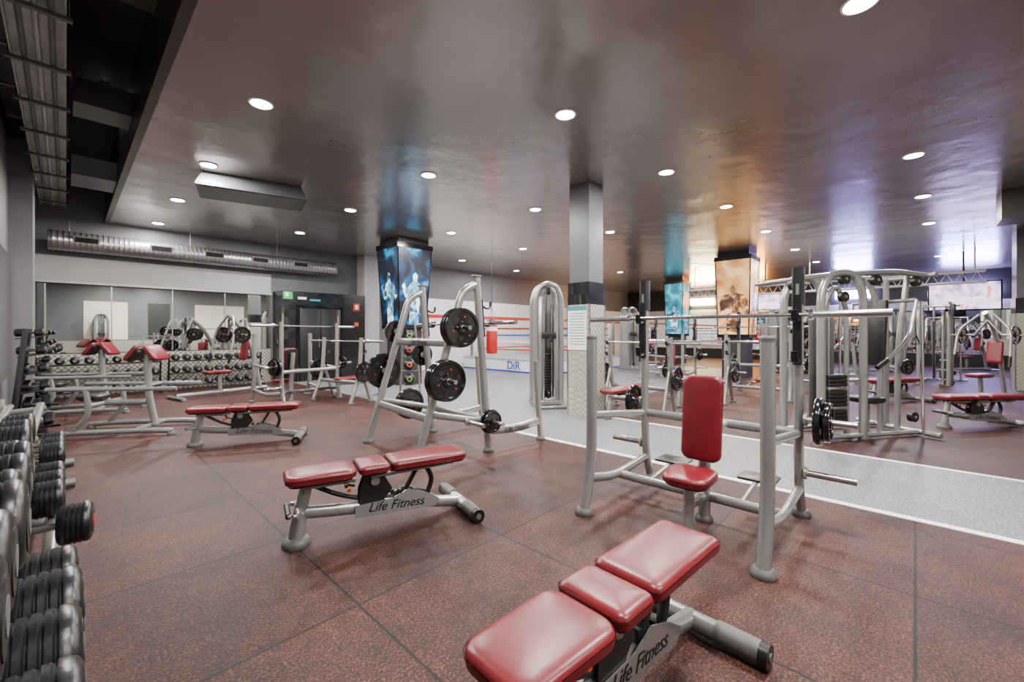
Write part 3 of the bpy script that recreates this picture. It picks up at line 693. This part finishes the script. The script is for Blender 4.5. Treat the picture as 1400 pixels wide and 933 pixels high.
# ---- lever row machine
def make_row():
    b_ = B()
    b_.tube([(-0.9, 0, 0.08), (0.9, 0, 0.08)], 0.035, S, 0.045, side=(0, 1, 0))
    for x in (-0.9, 0.9):
        b_.tube([(x, -0.35, 0.04), (x, 0.35, 0.04)], 0.035, S, 0.035, side=(1, 0, 0)); foot(b_, x, -0.33, 0.05); foot(b_, x, 0.33, 0.05)
    b_.tube([(0.75, 0, 0.08), (0.6, 0, 0.9), (0.35, 0, 1.45), (0.05, 0, 1.75)], 0.035, S, 0.05, side=(0, 1, 0), fil=0.3)
    b_.tube([(-0.1, 0, 0.08), (-0.12, 0, 0.48)], 0.035, S, 0.045, side=(0, 1, 0))
    b_.pad(Tr(-0.15, 0, 0.48), 0.5, 0.26, 0.06, 0.06)
    Mb = Tr(0.42, 0, 0.95) @ Matrix.Rotation(-PI/2+0.15, 4, 'Y')
    b_.pad(Mb, 0.45, 0.24, 0.06, 0.05)
    for s in (-1, 1):
        b_.tube([(0.1, s*0.1, 1.72), (0.0, s*0.38, 1.4), (-0.1, s*0.4, 0.85)], 0.022, S, fil=0.15)
        b_.cyl((-0.1, s*0.4, 0.9), (-0.13, s*0.4, 0.7), 0.026, 'black_rubber', 12)
        b_.cyl((0.15, s*0.2, 1.3), (0.15, s*0.55, 1.3), 0.022, 'steel', 12)
        plate(b_, (0.15, s*0.38, 1.3), (0, 1, 0), 0.18, 0.04)
        b_.tube([(0.15, 0, 1.6), (0.15, s*0.2, 1.3)], 0.022, S)
    return b_.mesh('lever_row_machine')
row = make_row()

for (qx, qy, rz, me, nm) in (
    (388, 545, -120, press, 'shoulder_press_bench'),
    (468, 548, 150, olymp, 'olympic_bench'),
    (308, 540, 60, row, 'lever_row_machine'),
    (872, 562, -44, olymp, 'olympic_bench'), (955, 548, -44, olymp, 'olympic_bench'), (1035, 545, -44, press, 'shoulder_press_bench'),
    (905, 520, -44, press, 'shoulder_press_bench'), (1085, 512, 30, multi, 'cable_machine'),
    (1190, 510, 10, row, 'lever_row_machine'), (1345, 548, 20, row, 'lever_row_machine'),
    (1300, 526, 40, multi, 'cable_machine'), (862, 505, 30, tower, 'cable_machine_tower'), (880, 499, 30, row, 'lever_row_machine'),
    (1128, 530, -30, squat, 'squat_rack'), (1030, 498, -44, olymp, 'olympic_bench'),
    (1225, 503, -44, tower, 'cable_machine_tower'), (1325, 508, 10, row, 'lever_row_machine'), (1120, 503, 20, press, 'shoulder_press_bench')):
    place(me, nm, G(qx, qy), math.radians(rz))
add_bench(G(1318, 580)+Vector((0, -0.2, 0)), math.radians(5))
add_bench(G(1222, 550), math.radians(15))
# machines on the near right side, outside the frame but reflected in the wall mirrors
place(multi, 'cable_machine', R(8.2, -2.4), RA+PI/2)
place(olymp, 'olympic_bench', R(3.2, -2.2), RA)
place(press, 'shoulder_press_bench', R(10.6, -1.9), RA+PI)
place(row, 'lever_row_machine', R(5.9, -2.3), RA)
place(tower, 'cable_machine_tower', R(1.2, -3.0), RA+PI)

# ------------------------------------------------------------------ dumbbells
def db_profile(b_, x0, x1, r, y=0, z=0):
    L = x1-x0
    pr = [(r*0.45, 0), (r*0.80, L*0.0), (r*0.93, L*0.06), (r, L*0.18)]
    for i in range(4):
        a = L*(0.24+0.15*i)
        pr += [(r, a), (r*0.955, a+L*0.025), (r*0.955, a+L*0.045), (r, a+L*0.07)]
    pr += [(r, L*0.86), (r*0.93, L*0.95), (r*0.8, L), (r*0.4, L)]
    b_.lathe(pr, (x0, y, z), (1, 0, 0), 'black_rubber', 36)
def make_db(r=0.1, hl=0.15, grip=0.13, dot='grey_plastic'):
    b_ = B()
    for s in (0, 1):
        x0 = grip/2 if s else -grip/2-hl
        db_profile(b_, x0, x0+hl, r)
    b_.cyl((-grip/2-0.01, 0, 0), (grip/2+0.01, 0, 0), 0.016, 'steel', 14)
    e = grip/2+hl
    for s in (-1, 1):
        b_.lathe([(r*0.62, 0), (r*0.62, 0.003), (r*0.5, 0.004)], (s*e, 0, 0), (s, 0, 0), 'dark_plastic', 24)
        b_.lathe([(r*0.3, 0), (r*0.3, 0.006)], (s*e, 0, 0), (s, 0, 0), dot, 18)
    return b_.mesh('dumbbell')
db_big = make_db(0.132, 0.18, 0.13); db_mid = make_db(0.117, 0.165, 0.13); db_s = make_db(0.098, 0.13, 0.13)
db_red = make_db(0.095, 0.12, 0.15, 'red_paint')
def rdb(me, v, u, z, a=0.0):
    place(me, 'dumbbell', R(v, u, z), RA+a)
rk = B()
u0, u1 = 1.0, 6.3
for z, vv in ((0.30, -0.15), (0.64, -0.27)):
    for s in (-0.10, 0.10):
        rk.tube([(vv+s, u0, z+0.0), (vv+s, u1, z+0.0)], 0.02, S, 0.03, side=(0, 0, 1))
for u in (u0+0.1, 2.72, 4.4, 5.35, u1-0.1):
    rk.tube([(0.06, u, 0.04), (-0.5, u, 0.04)], 0.035, S, 0.035, side=(0, 1, 0))
    rk.tube([(-0.34, u, 0.04), (-0.44, u, 0.72)], 0.03, S, 0.045, side=(0, 1, 0))
    for z, vv in ((0.27, -0.15), (0.61, -0.27)):
        rk.tube([(vv+0.14, u, z), (-0.38, u, z-0.02)], 0.02, S, 0.025, side=(0, 1, 0))
rk.box(Tr(-0.025, 1.95, 0.30, ry=0.3), 0.006, 0.06, 0.04, 'paper')
place(rk.mesh('dumbbell_rack'), 'dumbbell_rack', (0, 0, 0), RA)
u = 1.30
for i in range(11):
    me, r_ = (db_big, 0.132) if i < 3 else ((db_mid, 0.117) if i < 6 else (db_s, 0.098))
    if i not in (7,): rdb(me, -0.325+random.uniform(-0.01, 0.01), u, 0.66+r_*0.98)
    u += 2*r_+0.035
u = 1.43
for i in range(4):
    rdb(db_big if i < 3 else db_mid, -0.205+random.uniform(-0.01, 0.01), u, 0.32+(0.132 if i < 3 else 0.117)*0.98); u += 0.288
rdb(db_red, -0.10, 2.98, 0.33+0.094, -0.12)
for u in (3.5, 3.75, 4.0, 4.7, 4.95, 5.2): rdb(db_s, -0.2, u, 0.33+0.094)

def shelf_rack(n_t, n_d, L, h, r, name):
    b_ = B(); hd = h/n_t
    for s in (-1, 1):
        b_.tube([(s*L/2, 0.18, 0.0), (s*L/2, 0.05, h)], 0.02, 'dark_plastic', 0.03, side=(1, 0, 0))
        b_.tube([(s*L/2, -0.25, 0.025), (s*L/2, 0.25, 0.025)], 0.025, 'dark_plastic')
    for t_ in range(n_t):
        z = 0.12+t_*hd; y = -0.06+0.1*t_/n_t
        b_.box(Tr(0, y, z, rx=-0.15), L, 0.24, 0.015, 'dark_plastic')
        for i in range(n_d):
            x = -L/2+(i+0.5)*L/n_d
            for s in (-1, 1):
                b_.lathe([(r*0.7, -0.045), (r, -0.03), (r, 0.03), (r*0.7, 0.045)], (x, y+s*0.085, z+r+0.012), (0, 1, 0), 'black_rubber', 14)
            b_.cyl((x, y-0.05, z+r+0.012), (x, y+0.05, z+r+0.012), 0.012, 'steel', 8)
            b_.lathe([(r*0.4, 0), (r*0.4, 0.004)], (x, y-0.13, z+r+0.012), (0, -1, 0), 'steel', 10)
    return b_.mesh(name)
twr = shelf_rack(6, 4, 0.75, 1.4, 0.05, 'dumbbell_tower')
place(twr, 'dumbbell_storage_tower', R(-0.33, 11.2, 0), RA+PI/2)
place(twr, 'dumbbell_storage_tower', R(-0.30, 8.6, 0), RA+PI/2)
wr = shelf_rack(3, 9, 1.9, 0.85, 0.075, 'wall_dumbbell_rack')
place(wr, 'wall_dumbbell_rack', R(2.6, UM1-0.45, 0), RA)
place(wr, 'wall_dumbbell_rack', R(0.55, UM1-0.45, 0), RA)

# medicine ball stand behind squat rack
b_ = B()
for s in (-1, 1):
    b_.tube([(s*0.2, 0.2, 0.03), (s*0.1, 0, 1.5)], 0.02, S); b_.tube([(s*0.22, -0.25, 0.03), (s*0.22, 0.25, 0.03)], 0.022, S)
cols_ = ['orange_plastic', 'green_plastic', 'orange_plastic', 'red_paint', 'green_plastic']
for i in range(5):
    z = 0.2+i*0.27
    b_.cyl((-0.15, -0.04, z-0.1), (0.15, -0.04, z-0.1), 0.012, 'steel', 8)
    r = 0.11
    b_.lathe([(r*math.sin(PI*k/12)+1e-4, -r*math.cos(PI*k/12)) for k in range(13)], (0, -0.06, z+0.01), (0, 0, 1), 'black_rubber', 20)
    b_.lathe([(r*0.45, r*0.86), (r*0.45, r*0.93), (r*0.3, r*0.95)], (0, -0.06, z+0.01), (0.1, -1, 0.1), cols_[i], 20)
place(b_.mesh('medicine_ball_rack'), 'medicine_ball_rack', G(560, 553), math.radians(10))

# ------------------------------------------------------------------ boxing ring
b_ = B(); rv0, rv1, ru0, ru1 = 10.5, 15.0, 8.4, 12.5
Mv, Mu = (rv0+rv1)/2, (ru0+ru1)/2; LV, LU = rv1-rv0, ru1-ru0
b_.box(Tr(0, 0, 0.22), LV, LU, 0.40, 'white_paint'); b_.box(Tr(0, 0, 0.43), LV+0.04, LU+0.04, 0.03, 'canvas_grey')
b_.box(Tr(0, 0, 0.03), LV+0.02, LU+0.02, 0.05, 'blue_paint')
for i, (sx, sy) in enumerate(((-1, -1), (1, -1), (1, 1), (-1, 1))):
    x, y = sx*(LV/2-0.2), sy*(LU/2-0.2)
    b_.cyl((x, y, 0.4), (x, y, 1.75), 0.06, 'steel', 14)
    b_.rbox(Tr(x-sx*0.12, y-sy*0.12, 1.15, rz=math.atan2(sy, sx)), 0.10, 0.24, 1.1, 0.03, ('red_paint', 'white_paint', 'blue_paint', 'white_paint')[i])
for j, (z, mt_) in enumerate(((0.75, 'red_paint'), (1.0, 'white_paint'), (1.25, 'blue_paint'), (1.5, 'red_paint'))):
    a_, c_ = LV/2-0.3, LU/2-0.3
    b_.tube([(-a_, -c_, z), (a_, -c_, z)], 0.024, mt_, n=8); b_.tube([(-a_, c_, z), (a_, c_, z)], 0.024, mt_, n=8)
    b_.tube([(-a_, -c_, z), (-a_, c_, z)], 0.024, mt_, n=8); b_.tube([(a_, -c_, z), (a_, c_, z)], 0.024, mt_, n=8)
ro = place(b_.mesh('boxing_ring'), 'boxing_ring', R(Mv, Mu, 0), RA)
text('DiR', 0.4, Matrix.Translation((-LV/2-0.012, -LU/2+1.5, 0.22)) @ Matrix.Rotation(-PI/2, 4, 'Z') @ Matrix.Rotation(PI/2, 4, 'X'), 'blue_paint', ro, 'apron_text', ext=0.004)
b_ = B()
b_.lathe([(0.05, 0.0), (0.15, 0.01), (0.17, 0.05), (0.175, 0.5), (0.17, 0.98), (0.15, 1.02), (0.04, 1.03)], (0, 0, 0.7), (0, 0, 1), 'red_paint', 24)
b_.lathe([(0.178, 0.7), (0.178, 0.82)], (0, 0, 0.7), (0, 0, 1), 'white_paint', 24)
for s in range(4):
    a = s*PI/2; b_.cyl((0.13*math.cos(a), 0.13*math.sin(a), 1.72), (0, 0, 2.1), 0.008, 'steel', 6)
b_.cyl((0, 0, 2.1), (0, 0, CEIL-0.005), 0.008, 'dark_plastic', 8)
pb = b_.mesh('punching_bag')
place(pb, 'punching_bag', (-0.62, 13.0, 0)); place(pb, 'punching_bag', (-3.2, 14.3, 0))

def tv(loc, w, rz):
    b2 = B(); h = w*0.56
    b2.rbox(Tr(0, 0, 0) @ Matrix.Rotation(PI/2, 4, 'X'), w, h, 0.06, 0.01, 'black_gloss')
    b2.box(Tr(0, -0.033, 0), w*0.95, 0.006, h*0.92, 'tv_picture')
    b2.cyl((0, 0.05, 0), (0, 0.05, CEIL-0.005-loc[2]), 0.025, 'dark_plastic', 10)
    place(b2.mesh('television'), 'television', loc, rz)
tv((13.2, 12.4, 2.42), 1.5, math.radians(-44)); tv((9.3, 15.6, 2.5), 1.1, math.radians(-44))

b_ = B()
for z in (0, 0.3):
    for y in (0, 0.25): b_.tube([(-4, y, z), (4, y, z)], 0.025, 'white_paint', n=8)
for i in range(27):
    x = -4+i*0.3; b_.tube([(x, 0, 0), (x+0.15, 0, 0.3), (x+0.3, 0, 0)], 0.012, 'white_paint', n=6)
for x in (-3.8, 0, 3.8): b_.cyl((x, 0.12, 0.3), (x, 0.12, CEIL-0.006-2.75), 0.02, 'white_paint', 8)
place(b_.mesh('lighting_truss'), 'lighting_truss', R(17.5, 2.6, 2.75), RA+PI/2)

# ------------------------------------------------------------------ camera / world
cam = bpy.data.cameras.new('camera'); co = bpy.data.objects.new('camera', cam); COL.objects.link(co)
co.location = (0, 0, H); co.rotation_euler = (PI/2, 0, 0)
cam.sensor_width = 36; cam.lens = 36*F/1400; cam.shift_y = -(466.5-HZ)/1400
cam.clip_start = 0.05; cam.clip_end = 100
sc.camera = co
w = bpy.data.worlds.new('world'); sc.world = w; w.use_nodes = True
w.node_tree.nodes['Background'].inputs['Color'].default_value = (0.5, 0.5, 0.5, 1)
w.node_tree.nodes['Background'].inputs['Strength'].default_value = 0.3
